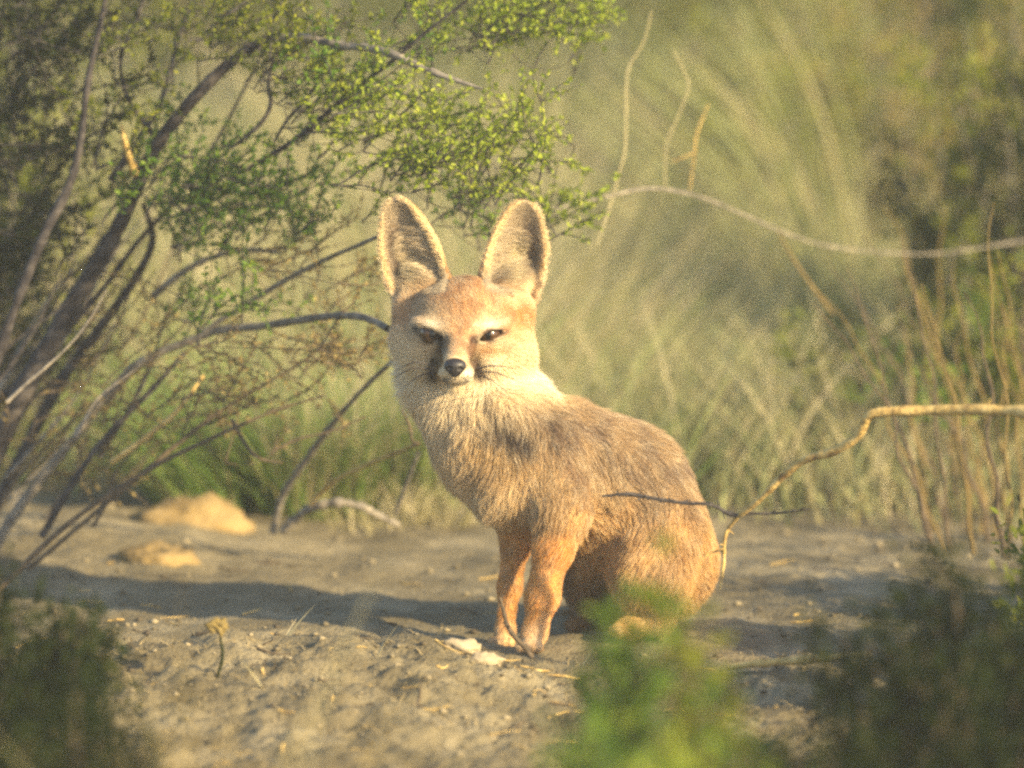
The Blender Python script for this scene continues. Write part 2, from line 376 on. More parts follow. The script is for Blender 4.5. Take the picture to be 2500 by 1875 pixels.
def coat(X):
    px, py = ortho(X); n = len(X); c = np.tile(BUFF, (n, 1)); 
    def mix(w, col, s=1.0):
        nonlocal c
        w = np.clip(w * s, 0, 1)[:, None]; c = c * (1 - w) + col * w
    nz = noise(X, 55, 1); n2 = noise(X, 140, 2)
    body = smooth(930, 1010, py + .0 * px)
    # back: grizzled grey brown along the spine
    back = smooth(-60, 90, (px - 1250) * .62 - (py - 960) * .78 + 60) * body
    mix(back, GRIZ, .9); mix(back * np.clip(noise(X, 45, 5) + .2, 0, 1), DARK * 3.5, .5)
    mix(body * smooth(1180, 1320, py) * smooth(1180, 1260, px), TAWNY, .85)
    mix(smooth(1440, 1560, py) * smooth(1540, 1600, px), CREAM, .35)
    # chest pale, collar tawny
    mix(blob(px, py, 1100, 1010, 95, 120), CREAM, 1.0); mix(blob(px, py, 1160, 985, 105, 95), CREAM, .95)
    mix(blob(px, py, 1262, 990, 50, 100), CREAM, .5); mix(blob(px, py, 1190, 1110, 120, 50, 25), np.array([.52, .34, .14]), .8); mix(blob(px, py, 1190, 1215, 100, 60), CREAM, .5)  # cream blob right of the neck paints the sunlit strip brighter
    mix(seg(px, py, [(1187, 960), (1198, 1000)], 12), DARK * 2, .7)
    mix(seg(px, py, [(1222, 1035), (1248, 1062), (1285, 1080)], 30) , DARK * 1.2, 1.05); mix(seg(px, py, [(1165, 1150), (1215, 1165)], 20), BROWN, .4)
    mix(seg(px, py, [(1340, 1020), (1354, 1085)], 20), DARK * 2, .75); mix(seg(px, py, [(1380, 1130), (1420, 1170), (1428, 1230)], 15), BROWN, .7)
    # legs rufous
    mix(smooth(1260, 1330, py) * (1 - smooth(1385, 1410, px)) * (X[:, 1] < .045), np.array([.66, .34, .10]), .95)
    mix(smooth(1500, 1570, py) * (1 - smooth(1385, 1410, px)), CREAM, .4)
    mix(np.clip(nz, 0, 1) * body, DARK * 3, .28); mix(np.clip(n2, 0, 1) * body, CREAM, .22)
    mix(smooth(.025, .05, X[:, 1]) * smooth(1255, 1300, py) * (1 - smooth(1490, 1530, px)), BROWN * .8, .75)  # shade in the belly gap painted brown onto belly and far hind leg
    # ---------------- head
    hd = (1 - smooth(925, 985, py)) * (px < 1345)
    c = np.where(hd[:, None] > 0, c * (1 - hd[:, None]) + CREAM * hd[:, None], c)
    mix(smooth(870, 930, py) * hd, WHITE, .6)
    mix(blob(px, py, 1130, 735, 120, 55) * hd, RUF * .6 + TAWNY * .4, .75)
    mix(blob(px, py, 1130, 800, 42, 60) * hd, RUF, .75)
    mix(blob(px, py, 1262, 775, 50, 42, -20) * hd, RUF, 1.15); mix(blob(px, py, 990, 770, 32, 42, 20) * hd, RUF, .7)
    mix(seg(px, py, [(1222, 806), (1262, 828)], 12) * hd, RUF * .9, .7)
    mix(blob(px, py, 1122, 860, 26, 36) * hd, np.array([.52, .33, .17]), .8)
    mix(blob(px, py, 1095, 718, 24, 26) * hd, BROWN * 1.5, .6); mix(seg(px, py, [(1125, 700), (1128, 770), (1122, 815)], 8) * hd, BROWN * 1.6, .55)
    mix(blob(px, py, 1130, 682, 30, 22) * hd, DARK * 2.5, .75)
    mix(blob(px, py, 1050, 791, 32, 13, 4) * hd, WHITE, 1.0); mix(blob(px, py, 1195, 792, 34, 13, -4) * hd, WHITE, 1.0)
    mix(seg(px, py, [(1088, 830), (1080, 852), (1066, 880), (1060, 908)], 14) * hd, DARK, 1.3)
    mix(seg(px, py, [(1156, 829), (1152, 858), (1158, 885), (1166, 906)], 15) * hd, np.array([.10, .045, .025]), 1.2)
    mix(blob(px, py, 1190, 855, 30, 16) * hd, TAWNY, .5); mix(blob(px, py, 1035, 855, 30, 16) * hd, TAWNY * .8, .35)
    mix(seg(px, py, [(1175, 857), (1235, 858)], 6) * hd, RUF, .45)
    mix(blob(px, py, 1200, 885, 28, 14) * hd, WHITE, .8)
    mix(blob(px, py, 1137, 913, 22, 14) * hd, WHITE, 1.0); mix(blob(px, py, 1085, 913, 16, 14) * hd, CREAM, 1.0)
    mix(blob(px, py, 1115, 938, 28, 12) * hd, CREAM, .9)
    front = (X[:, 1] < -.085); eyef = (X[:, 1] < -.05)
    mix(seg(px, py, [(1078, 930), (1112, 931), (1150, 929), (1170, 915), (1186, 894)], 6.5) * hd * front, DARK * 1.2, .95)
    mix(seg(px, py, [(1022, 808), (1052, 808), (1088, 830), (1052, 832), (1022, 808)], 7.5) * hd * eyef * 1.4, DARK, 1)
    mix(seg(px, py, [(1158, 832), (1192, 809), (1226, 812), (1200, 830), (1158, 832)], 7) * hd * eyef * 1.4, DARK, 1)
    mix(blob(px, py, 1072, 702, 40, 26) * hd, RUF, .8); mix(blob(px, py, 1182, 700, 42, 26) * hd, RUF, .8)
    mix(np.clip(noise(X, 95, 4), 0, 1) * hd * (1 - smooth(840, 900, py)), BROWN * 1.4, .38); mix(np.clip(noise(X, 120, 5), 0, 1) * hd, CREAM, .30)
    mix(blob(px, py, 1040, 745, 70, 40) * hd, np.array([.36, .29, .20]), .55)  # grey patch paints the shade on the left of the forehead
    # ---------------- ears
    for e in (LEFT_EAR, RIGHT_EAR):
        u, v, f, W = ear_local(e, X); inb = (v > -.02) & (v < 1.1) & (np.abs(u) < W * 1.25) & (np.abs(f) < .05); we = smooth(.03, .20, v - .10 * (e['sgn'] * u / (W + 1e-5)))[:, None]
        s_ = e['sgn'] * u / (W + 1e-5)                      # +1 outer rim, -1 inner rim
        cup = .028 * np.clip(1.08 - v, .12, 1); surf = -cup * (1 - (u / (W + 1e-4)) ** 2)
        inside = inb & (f > surf - .0005)
        col = np.tile(np.array([.44, .36, .25]), (n, 1))
        dk = np.clip(np.exp(-((s_ - .40) / .32) ** 2) * smooth(.02, .22, v) * (1 - smooth(.55, .92, v)) + .7 * np.exp(-((v - .10) / .10) ** 2 - ((s_ - .1) / .5) ** 2), 0, 1)
        col = col * (1 - .92 * dk[:, None]) + np.array([.09, .05, .045]) * .92 * dk[:, None]
        tf = np.clip(np.exp(-((s_ + .15) / .28) ** 2 - ((v - .28) / .20) ** 2) * (.95 + .4 * noise(X, 70, 3)), 0, 1)[:, None]; col = col * (1 - tf) + np.array([.78, .68, .42]) * tf
        rim = (smooth(.72, .97, np.abs(s_) + .35 * smooth(.9, 1.0, v)) * np.where(s_ < 0, smooth(.12, .3, v), 1))[:, None]; col = col * (1 - rim) + np.array([.78, .62, .36]) * rim
        bk = np.where((s_ < -.2)[:, None], RUF * .45 + .5 * BUFF, BUFF); bk = bk * (1 - rim) + np.array([.78, .62, .36]) * rim
        ec = np.where(inside[:, None], col, bk); c = np.where(inb[:, None], c * (1 - we) + ec * we, c)
    return np.clip(c, .01, .9)

# ---- fur flow
EARS = (LEFT_EAR, RIGHT_EAR)
def flow_of(X, Nn):
    n = len(X); acc = np.zeros((n, 3)); wl = np.zeros(n); ln = np.zeros(n); lf = np.zeros(n)
    for a, b, fl, l, li, r in PR:
        ba = b - a; t = np.clip(((X - a) @ ba) / (ba @ ba + 1e-9), 0, 1); d = np.abs(np.linalg.norm(X - a - t[:, None] * ba, axis=1) - r)
        w = 1.0 / (d + .003) ** 3; acc += w[:, None] * fl / np.linalg.norm(fl); wl += w; ln += w * l; lf += w * li
    acc /= wl[:, None]; ln /= wl; lf /= wl
    px, py = ortho(X)
    hd = ((1 - smooth(930, 985, py)) * (px < 1345) * (X[:, 1] < .06))
    rad = X - (NOSE + np.array([0, -.02, 0])); rad /= np.linalg.norm(rad, axis=1, keepdims=True)
    rad[:, 2] -= .35 * smooth(820, 930, py) 
    acc = acc * (1 - hd[:, None]) + rad * hd[:, None]
    dn = np.linalg.norm(X - P(1115, 860, -.11), axis=1)
    hl = .0036 + .015 * smooth(.050, .11, dn) * smooth(790, 900, py) + .003 * smooth(.03, .08, dn)
    ln = ln * (1 - hd) + hl * hd; lf = lf * (1 - hd) + (.22 + .2 * smooth(.05, .1, dn)) * hd
    for e in EARS:
        u, v, f, W = ear_local(e, X); inb = (v > .04) & (np.abs(u) < W * 1.25) & (np.abs(f) < .05) & (py < 715)
        s_ = e['sgn'] * u / (W + 1e-5)
        cup = .028 * np.clip(1.08 - v, .12, 1); surf = -cup * (1 - (u / (W + 1e-4)) ** 2); inside = inb & (f > surf - .0005)
        fe = e['v'][None] * (.7 + 0 * s_[:, None]) + e['u'][None] * (e['sgn'] * np.where(inside, .8 , np.sign(s_) * .2))[:, None]
        acc = np.where(inb[:, None], fe, acc)
        le = np.where(inside & (s_ < .1) & (v < .65), .021, .0040); le = np.where(np.abs(s_) > .8, .0055, le)
        ww = inb * smooth(0, .2, v); le = np.maximum(le, .008 * (1 - smooth(.15, .3, v))); ln = ln * (1 - ww) + le * ww; lf = np.where(inb, np.where(inside, .42, .28), lf)
    return acc, ln, lf

# body mesh
mat_skin = bpy.data.materials.new('fox_coat'); mat_skin.use_nodes = True
b = mat_skin.node_tree.nodes['Principled BSDF']; at = mat_skin.node_tree.nodes.new('ShaderNodeAttribute'); at.attribute_name = 'coat'
mat_skin.node_tree.links.new(at.outputs['Color'], b.inputs['Base Color']); b.inputs['Roughness'].default_value = .95; b.inputs['Specular IOR Level'].default_value = .1
fox = empty('kit_fox', P(1450, 1560, 0), 'sitting tan fox with tall ears staring at the camera', 'fox')
m = MB(); m.add(v0, q0)
body = m.build('body', mat_skin, fox)
me = body.data
V = np.zeros(len(me.vertices) * 3); me.vertices.foreach_get('co', V); V = V.reshape(-1, 3)
NV = np.zeros(len(me.vertices) * 3); me.vertices.foreach_get('normal', NV); NV = NV.reshape(-1, 3)
if ((V - V.mean(0)) * NV).sum() < 0: me.flip_normals(); NV = -NV
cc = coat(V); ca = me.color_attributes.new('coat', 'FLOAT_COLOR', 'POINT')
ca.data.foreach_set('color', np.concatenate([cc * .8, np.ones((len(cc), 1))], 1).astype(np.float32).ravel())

# fur strands
def fur(V, NV, Q, count):
    A = V[Q[:, 0]]; Bv = V[Q[:, 1]]; Cv = V[Q[:, 2]]; Dv = V[Q[:, 3]]
    area = .5 * np.linalg.norm(np.cross(Cv - A, Dv - Bv), axis=1); cen = (A + Bv + Cv + Dv) / 4
    px, py = ortho(cen); wgt = area * (1 + 1.8 * (py < 960) * (cen[:, 1] < .03)) * np.where(cen[:, 1] > .08, .5, 1)
    idx = RNG.choice(len(Q), count, p=wgt / wgt.sum()); a, b_ = RNG.random((2, count, 1))
    w = [(1 - a) * (1 - b_), a * (1 - b_), a * b_, (1 - a) * b_]
    X = sum(w[k] * V[Q[idx, k]] for k in range(4)); Nn = sum(w[k] * NV[Q[idx, k]] for k in range(4)); Nn /= np.linalg.norm(Nn, axis=1, keepdims=True) + 1e-9
    # none inside the eye slits or on the nose
    def inell(c, r, rot): return np.linalg.norm(((X - c) @ rot) / np.array(r), axis=1) < 1
    keep = ~(inell(EYE_L + np.array([0, .004, 0]), (pr(38), .030, pr(11.5)), RL) | inell(EYE_R + np.array([0, .004, 0]), (pr(40), .026, pr(14)), RR) | (np.linalg.norm((X - NOSE) / np.array([1, 1.3, .9]), axis=1) < .0125))
    keep &= X[:, 2] > .002
    X = X[keep]; Nn = Nn[keep]; n = len(X)
    fl, ln, lf = flow_of(X, Nn)
    fl = fl + .34 * np.stack([noise(X, 30, k) for k in (0, 1, 2)], 1)
    fl = fl - Nn * (fl * Nn).sum(1, keepdims=True); fl /= np.linalg.norm(fl, axis=1, keepdims=True) + 1e-6
    ln = ln * (1 - .22 * smooth(960, 1040, ortho(X)[1])) * RNG.uniform(.6, 1.15, n) * (1 + .22 * noise(X, 40, 3))
    d = fl * np.cos(lf * 1.3)[:, None] + Nn * np.sin(lf * 1.3)[:, None] + .10 * RNG.normal(size=(n, 3)); d /= np.linalg.norm(d, axis=1, keepdims=True)
    tip = X + d * ln[:, None] + fl * (ln * .18)[:, None]; tip[:, 2] -= ln * .10
    ng = max(50, n // 26); gi = RNG.choice(n, ng, replace=False); kd = kdtree.KDTree(ng)
    for j, g in enumerate(gi): kd.insert(X[g], j)
    kd.balance(); near = np.array([kd.find(x)[1] for x in X]); g = gi[near]
    off = tip[g] - X[g]; okk = (np.linalg.norm(X - X[g], axis=1) < .014) & ((Nn * Nn[g]).sum(1) > .5)
    cl = np.where(okk, .38, 0)[:, None] * smooth(.004, .014, ln)[:, None]
    tgt = X[g] + off * (ln / (np.linalg.norm(off, axis=1) + 1e-6))[:, None]
    tip = tip * (1 - cl) + tgt * cl
    mid = X + (d * ln[:, None]) * .45 + (tip - X) * .06
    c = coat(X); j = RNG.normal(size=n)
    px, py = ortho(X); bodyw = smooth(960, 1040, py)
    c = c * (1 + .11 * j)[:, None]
    guard = (RNG.random(n) < .08 * bodyw * (px > 1230)); c[guard] = c[guard] * .35
    pale = (RNG.random(n) < .10); c[pale] = c[pale] * .6 + .32 * np.array([1, .9, .7])
    pts = np.stack([X - Nn * .0008, X * .62 + mid * .38 + Nn * 0, mid, mid * .45 + tip * .55, tip], 1)
    return pts, np.clip(c, .008, .92), ln
Q = q0
pts, fc, fln = fur(V, NV, Q, 230000)
hc = bpy.data.hair_curves.new('fur'); hc.add_curves([5] * len(pts))
hc.attributes['position'].data.foreach_set('vector', pts.astype(np.float32).ravel())
ra = hc.attributes.get('radius') or hc.attributes.new('radius', 'FLOAT', 'POINT')
base_r = np.interp(fln, [.003, .01, .025], [.00016, .00022, .00030])
ra.data.foreach_set('value', (base_r[:, None] * np.array([1, .95, .8, .5, .1])[None]).astype(np.float32).ravel())
fa = hc.attributes.new('fur_color', 'FLOAT_COLOR', 'CURVE')
fa.data.foreach_set('color', np.concatenate([fc, np.ones((len(fc), 1))], 1).astype(np.float32).ravel())
mf = bpy.data.materials.new('fox_fur'); mf.use_nodes = True; t = mf.node_tree; pb = t.nodes['Principled BSDF']
an = t.nodes.new('ShaderNodeAttribute'); an.attribute_name = 'fur_color'; t.links.new(an.outputs['Color'], pb.inputs['Base Color'])
pb.inputs['Roughness'].default_value = .55; pb.inputs['Specular IOR Level'].default_value = .25
tl = t.nodes.new('ShaderNodeBsdfTranslucent'); t.links.new(an.outputs['Color'], tl.inputs['Color'])
ms = t.nodes.new('ShaderNodeMixShader'); ms.inputs[0].default_value = .35
t.links.new(pb.outputs[0], ms.inputs[1]); t.links.new(tl.outputs[0], ms.inputs[2]); t.links.new(ms.outputs[0], t.nodes['Material Output'].inputs['Surface'])
hc.materials.append(mf); fo = bpy.data.objects.new('fur', hc); COL.objects.link(fo); fo.parent = fox; fo.location = -fox.location

# nose
NF = Field(NOSE - .022, NOSE + .022, .0006)
NF.d[:] = .05
NF.ell(NOSE + np.array([0, .002, .0015]), (.0122, .0098, .0086), .003); NF.ell(NOSE + np.array([.0002, .001, -.0045]), (.0062, .008, .0065), .004)
for sx in (-1, 1): NF.ell(NOSE + np.array([sx * .0058, -.0075, -.0005]), (.0024, .004, .0020), .0015, op='sub')
NF.ell(NOSE + np.array([0, -.009, -.006]), (.0006, .003, .006), .001, op='sub')
nv, nq = NF.mesh('nose'); m = MB(); m.add(nv, nq)
M['nose'] = ramp_mat('nose', [(.007, .006, .007), (.018, .015, .016)], 300, .42, .0004, spec=.5)
m.build('nose', M['nose'], fox)
# eyes
def eye(c, r, pr_):
    m = bpy.data.materials.get('fox_eye')
    if not m:
        m = bpy.data.materials.new('fox_eye'); m.use_nodes = True; t = m.node_tree; bb = t.nodes['Principled BSDF']
        tc = t.nodes.new('ShaderNodeTexCoord'); mp = t.nodes.new('ShaderNodeMapping'); mp.inputs['Scale'].default_value = (150, 0, 95)
        ln = t.nodes.new('ShaderNodeVectorMath'); ln.operation = 'LENGTH'; rp = t.nodes.new('ShaderNodeValToRGB')
        t.links.new(tc.outputs['Object'], mp.inputs[0]); t.links.new(mp.outputs[0], ln.inputs[0]); t.links.new(ln.outputs['Value'], rp.inputs[0])
        e = rp.color_ramp.elements; e[0].position = .40; e[0].color = (.004, .003, .003, 1); e[1].position = .5; e[1].color = (.04, .022, .01, 1)
        e2 = e.new(.85); e2.color = (.05, .025, .01, 1)
        t.links.new(rp.outputs[0], bb.inputs['Base Color']); bb.inputs['Roughness'].default_value = .18; bb.inputs['Specular IOR Level'].default_value = .35
        bb.inputs['Coat Weight'].default_value = .1; bb.inputs['Coat Roughness'].default_value = .02
    n1, n2 = 32, 20; T, H = np.meshgrid(np.linspace(0, 2 * math.pi, n1, endpoint=False), np.linspace(0, math.pi, n2))
    Vv = r * np.stack([np.sin(H) * np.cos(T), np.sin(H) * np.sin(T), np.cos(H)], -1)
    i = np.arange(n2 - 1)[:, None] * n1; jj = np.arange(n1)[None]; j2 = (jj + 1) % n1
    mm = MB(); mm.add(Vv, np.stack([i + jj, i + n1 + jj, i + n1 + j2, i + j2], -1).reshape(-1, 4))
    o = mm.build('eye', m, fox); o.location = Vector(c) - fox.location; return o
eye(EYE_L + np.array([0, .0143, 0]), .0130, 1); eye(EYE_R + np.array([0, .0145, 0]), .0130, 1)
# whiskers
M['whisker'] = ramp_mat('whisker', [(.03, .025, .03), (.06, .05, .05)], 50, .5)
for (a, b_, c_) in (((1062, 893), (1010, 885), (965, 905)), ((1060, 902), (1005, 900), (955, 926)), ((1064, 910), (1030, 915), (985, 945)),
                    ((1165, 900), (1205, 893), (1262, 900)), ((1166, 908), (1210, 910), (1262, 930)), ((1163, 914), (1195, 925), (1235, 955))):
    mw = MB(); mw.tube([P(*a, -.112), P(*b_, -.118), P(*c_, -.098)], [.0009, .0007, .0003], 5, sub=6); mw.build('whisker', M['whisker'], fox)

# ================================================================== vegetation
def leafy(mb_, start, d, L, n, lsize, spread=.5, mi_tw=0, mi_lf=1, tw=.0009, sub=2, droop=0.0):
    """a twig from start along d with side twiglets and small leaves on all of them"""
    start = np.array(start, float); d = np.array(d, float); d /= np.linalg.norm(d)
    def stick(p, d, L, r, lv):
        k = 5; pts = [p]; q = p.copy(); dd = d.copy()
        for i in range(k):
            dd = dd + RNG.normal(size=3) * .16 + np.array([0, 0, -droop]); dd /= np.linalg.norm(dd); q = q + dd * L / k; pts.append(q.copy())
        pts = np.array(pts); mb_.tube(pts, np.linspace(r, r * .4, k + 1), 4, mi_tw, sub=1)
        nl = max(2, int(n * L / .05 * lv)); t = RNG.uniform(.15, 1, nl) * k; i = np.minimum(t.astype(int), k - 1); f = (t - i)[:, None]
        c = pts[i] * (1 - f) + pts[i + 1] * f; ax = (pts[i + 1] - pts[i]); ax /= np.linalg.norm(ax, axis=1, keepdims=True)
        ax = ax * .5 + RNG.normal(size=c.shape) * .6
        mb_.leaves(c, ax, lsize * RNG.uniform(.6, 1.3, nl), lsize * .55 * RNG.uniform(.7, 1.2, nl), mi_lf)
        return pts
    main = stick(start, d, L, tw, 1)
    for i in range(sub * 2):
        p = main[RNG.integers(1, 6)]; dd = d + RNG.normal(size=3) * spread; dd /= np.linalg.norm(dd)
        stick(p, dd, L * RNG.uniform(.35, .65), tw * .6, 1.2)

# ---- the creosote bush leaning in from the left
bush = empty('creosote_bush', P(-150, 1500, .45), 'tall bush of bare dark stems and small green leaves leaning in from the left', 'bush')
def limb(pts, r, mat='bark_dark', name='branch', parent=bush, knob=.07, sides=7):
    m_ = MB(); m_.tube([Dd(*p) for p in pts], [x * 1.1302 * S(pts[0][2]) for x in r], sides, 0, knob, sub=6)
    return m_.build(name, M[mat], parent)
limb([(-260, 1560, .5), (-120, 1230, .48), (-20, 1000, .46), (60, 830, .45), (150, 670, .44), (240, 520, .42), (285, 430, .40), (330, 330, .38), (395, 240, .36), (470, 160, .35), (540, 105, .34), (590, 78, .33)], [34, 28, 25, 23, 21, 19, 17, 15, 14, 13, 12, 10])
limb([(590, 78, .33), (660, 82, .30), (730, 98, .27), (790, 103, .24), (850, 118, .20), (920, 150, .17), (980, 172, .15), (1042, 192, .13)], [10, 10, 9.5, 9, 9, 8.5, 6, 3], 'bark_grey')
limb([(300, 392, .40), (282, 350, .37), (270, 310, .35), (262, 270, .34)], [9, 8, 7, 3], 'bark_tan')
limb([(-190, 1480, .6), (-60, 1200, .58), (60, 960, .56), (150, 800, .55), (230, 690, .53), (300, 590, .50), (330, 520, .48), (320, 470, .46), (308, 440, .45)], [17, 15, 13, 12, 11, 10, 8, 6, 4])
limb([(-80, 1000, .3), (20, 700, .3), (90, 520, .3), (150, 400, .3), (175, 300, .3), (190, 180, .3), (215, 60, .3), (240, -60, .3)], [13, 12, 11, 10, 8, 7, 6, 5])
limb([(240, 390, .4), (280, 330, .4), (320, 270, .42), (350, 215, .44), (385, 90, .46), (430, -40, .48)], [9, 8, 7, 6, 5, 4])
limb([(330, 290, .4), (300, 250, .4), (270, 195, .4), (262, 120, .4), (300, 30, .4), (330, -60, .4)], [6, 6, 5, 4, 4, 3])
limb([(-140, 1420, .55), (20, 1130, .52), (150, 960, .50), (270, 810, .48), (340, 765, .46), (420, 733, .44), (480, 712, .42), (560, 705, .38), (640, 693, .33), (700, 684, .28), (760, 682, .22), (800, 690, .17), (838, 710, .12)], [14, 12, 10, 9, 9, 9, 9, 9, 9, 8, 8, 7.5, 7], 'bark_grey')
limb([(420, 733, .44), (480, 690, .42), (560, 640, .40), (640, 592, .36), (720, 553, .30), (780, 527, .22), (822, 508, .15)], [7, 6, 6, 5.5, 5, 4.5, 4], 'bark_grey')
limb([(330, 640, .5), (400, 585, .48), (470, 552, .46), (540, 540, .44), (600, 545, .42)], [8, 7, 6, 5, 4], 'bark_grey')
limb([(505, 380, .3), (560, 350, .3), (640, 300, .28), (700, 250, .26), (770, 190, .24), (850, 130, .2), (920, 70, .18), (1010, 0, .16)], [3, 5, 6, 6, 5, 4.5, 4, 3])
limb([(500, 320, .3), (560, 270, .3), (585, 225, .3), (580, 175, .3), (600, 90, .3)], [3, 4.5, 5, 4, 3]); limb([(585, 320, .3), (620, 260, .3), (665, 210, .3), (700, 150, .3)], [2.5, 4, 4, 3])
limb([(90, 1160, .4), (200, 980, .4), (330, 840, .4), (400, 760, .42)], [8, 7, 6, 4]); limb([(-60, 930, .5), (100, 760, .5), (210, 640, .5), (300, 520, .5), (380, 430, .5), (470, 300, .5), (560, 130, .5)], [9, 8, 7, 6, 5, 4, 3])
limb([(-30, 1300, .3), (150, 1130, .3), (330, 1010, .3), (430, 960, .3), (505, 925, .3), (600, 885, .3), (700, 855, .3)], [7, 6, 5, 4.5, 4, 3, 2], 'bark_brown')
limb([(240, 1000, .35), (370, 900, .35), (440, 810, .35)], [7, 6, 4], 'bark_tan'); limb([(60, 1230, .4), (240, 1080, .4), (420, 930, .4), (520, 860, .4), (640, 790, .4), (740, 720, .4)], [6, 5.5, 5, 4, 3.5, 2.5], 'bark_brown')
limb([(500, 905, .3), (530, 960, .3), (560, 990, .3), (610, 1000, .3)], [4, 4, 3.5, 2], 'bark_brown'); limb([(590, 975, .3), (640, 950, .3), (720, 930, .3), (790, 900, .3)], [3, 3, 2.5, 2], 'bark_brown')
for k in range(26):
    x0 = RNG.uniform(-60, 260); y0 = RNG.uniform(720, 1150); a = R(RNG.uniform(40, 66)); L = RNG.uniform(180, 420); y_ = RNG.uniform(.25, .9)
    pts = [(x0 + L * t * math.cos(a) + 12 * math.sin(5 * t + k), y0 - L * t * math.sin(a) + 9 * math.cos(4 * t + k), y_) for t in np.linspace(0, 1, 6)]
    limb(pts, np.linspace(RNG.uniform(3, 7), 1.5, 6), ['bark_dark', 'bark_brown', 'bark_grey'][k % 3], sides=5)
def spray(cx, cy, rx, ry, n, mat, y0, dy=.12, ang=40, L=(.05, .10), ls=.0070, dens=12, bark='bark_dark', tw=.0011):
    m_ = MB(); q0_ = []
    for k in range(max(5, int(n * .85))):
        u, v = RNG.uniform(-1, 1, 2); y_ = y0 + RNG.uniform(-dy, dy); p = Dd(cx + u * rx, cy + v * ry, y_)
        a = R(ang + RNG.normal() * 32); d = (math.cos(a), RNG.normal() * .35, math.sin(a))
        q0_.append(p - np.array(d) * .03); leafy(m_, p - np.array(d) * .03, d, RNG.uniform(*L), dens, ls, tw=tw)
    ch = [q0_.pop(0)]
    while q0_: ch.append(q0_.pop(int(np.argmin([np.linalg.norm(q - ch[-1]) for q in q0_]))))
    m_.tube(np.array(ch), .0005, 4, 0, .05, sub=3)
    return m_.build('leaf_spray', [M[bark], M[mat]], bush, False)
for a in ((330, 400, 110, 60, 20, 'leaf_green', .36), (470, 400, 110, 60, 20, 'leaf_green', .36), (600, 440, 110, 90, 20, 'leaf_green', .34), (480, 470, 100, 50, 18, 'leaf_green', .36),
          (620, 120, 90, 70, 18, 'leaf_olive', .32), (700, 160, 90, 60, 16, 'leaf_green', .30), (740, 240, 90, 60, 16, 'leaf_yellow', .26), (840, 250, 90, 60, 16, 'leaf_yellow', .2),
          (920, 300, 90, 70, 20, 'leaf_yellow', .18), (1000, 350, 90, 60, 15, 'leaf_yellow', .2), (1100, 370, 70, 60, 11, 'leaf_yellow', .2), (860, 390, 80, 60, 10, 'leaf_yellow', .2),
          (560, 20, 90, 60, 16, 'leaf_olive', .3), (980, 30, 90, 60, 20, 'leaf_yellow', .3), (1090, 50, 90, 60, 18, 'leaf_yellow', .35), (1200, 50, 80, 60, 14, 'leaf_yellow', .4), (1020, 460, 50, 30, 10, 'leaf_green', .3), (1190, 470, 30, 40, 8, 'leaf_yellow', .25),
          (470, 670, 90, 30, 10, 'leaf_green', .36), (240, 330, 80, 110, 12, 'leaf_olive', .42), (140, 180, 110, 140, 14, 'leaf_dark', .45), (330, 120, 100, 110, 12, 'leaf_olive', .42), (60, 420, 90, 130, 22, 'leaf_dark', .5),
          (120, 30, 160, 60, 26, 'leaf_dark', .5), (40, 200, 110, 150, 44, 'leaf_dark', .6), (10, 480, 90, 150, 40, 'leaf_dark', .7), (60, 760, 110, 160, 44, 'leaf_dark', .8), (440, 130, 70, 70, 7, 'leaf_olive', .4), (1150, 310, 40, 50, 9, 'leaf_yellow', .2)):  # dark leaf sprays at far left are added to blacken that image edge
    spray(*a)
for a in ((620, 580, 150, 50, 9, 'leaf_brown', .4), (700, 600, 120, 60, 9, 'leaf_brown', .36), (600, 770, 150, 60, 14, 'leaf_brown', .34), (740, 760, 90, 50, 12, 'leaf_brown', .3), (260, 700, 120, 120, 10, 'leaf_brown', .5), (380, 860, 160, 90, 22, 'leaf_brown', .42), (560, 900, 120, 60, 10, 'leaf_brown', .34), (150, 900, 150, 150, 22, 'leaf_brown', .5)):
    spray(*a, ls=.0055, dens=8, bark='bark_brown', ang=25)

# ---- single sticks around the fox (each its own thing)
def stick(name, pts, r, mat, label, cat='stick', twigs=0, knob=.08, group=None):
    m_ = MB(); c = Vector(Dd(*pts[0])); w = m_.tube([Dd(*p) for p in pts], [x * 1.1302 * S(pts[0][2]) for x in r], 7, 0, knob, sub=6)
    for k in range(twigs):
        i = RNG.integers(3, len(w) - 2); d = w[i + 1] - w[i]; d /= np.linalg.norm(d); d = d * .4 + RNG.normal(size=3) * .8; m_.tube([w[i], w[i] + d * .004, w[i] + d * .007], [.0011, .0008, .0003], 4, sub=1)
    o = m_.build(name, M[mat]); 
    for v in o.data.vertices: v.co -= c
    o.location = c; return tag(o, label, cat, group)
stick('dry_stem', [(590, 1150, .62), (612, 1070, .6), (650, 1010, .56), (700, 940, .50), (740, 890, .44), (790, 835, .36), (850, 778, .27)], [8, 8, 8, 7.5, 6.5, 5.5, 5], 'bark_grey', 'long pale stem rising from the grass to the cheek of the fox', 'stem')
stick('dry_stem', [(670, 1090, .55), (720, 1040, .5), (790, 1005, .45), (850, 980, .4), (905, 958, .33)], [5, 5, 5, 4.5, 3.5], 'bark_tan', 'thin tan stem slanting up through the grass below the long pale stem', 'stem')
stick('dry_stem', [(855, 1110, .5), (880, 1040, .46), (905, 975, .42)], [4, 5, 4], 'bark_grey', 'short upright pale stem beside the chest of the fox', 'stem')
stick('dry_stem', [(905, 960, .25), (890, 950, .25), (885, 920, .25), (868, 885, .25)], [3.5, 3, 3, 2.5], 'bark_brown', 'dark crooked twig hanging beside the neck of the fox', 'twig', 4)
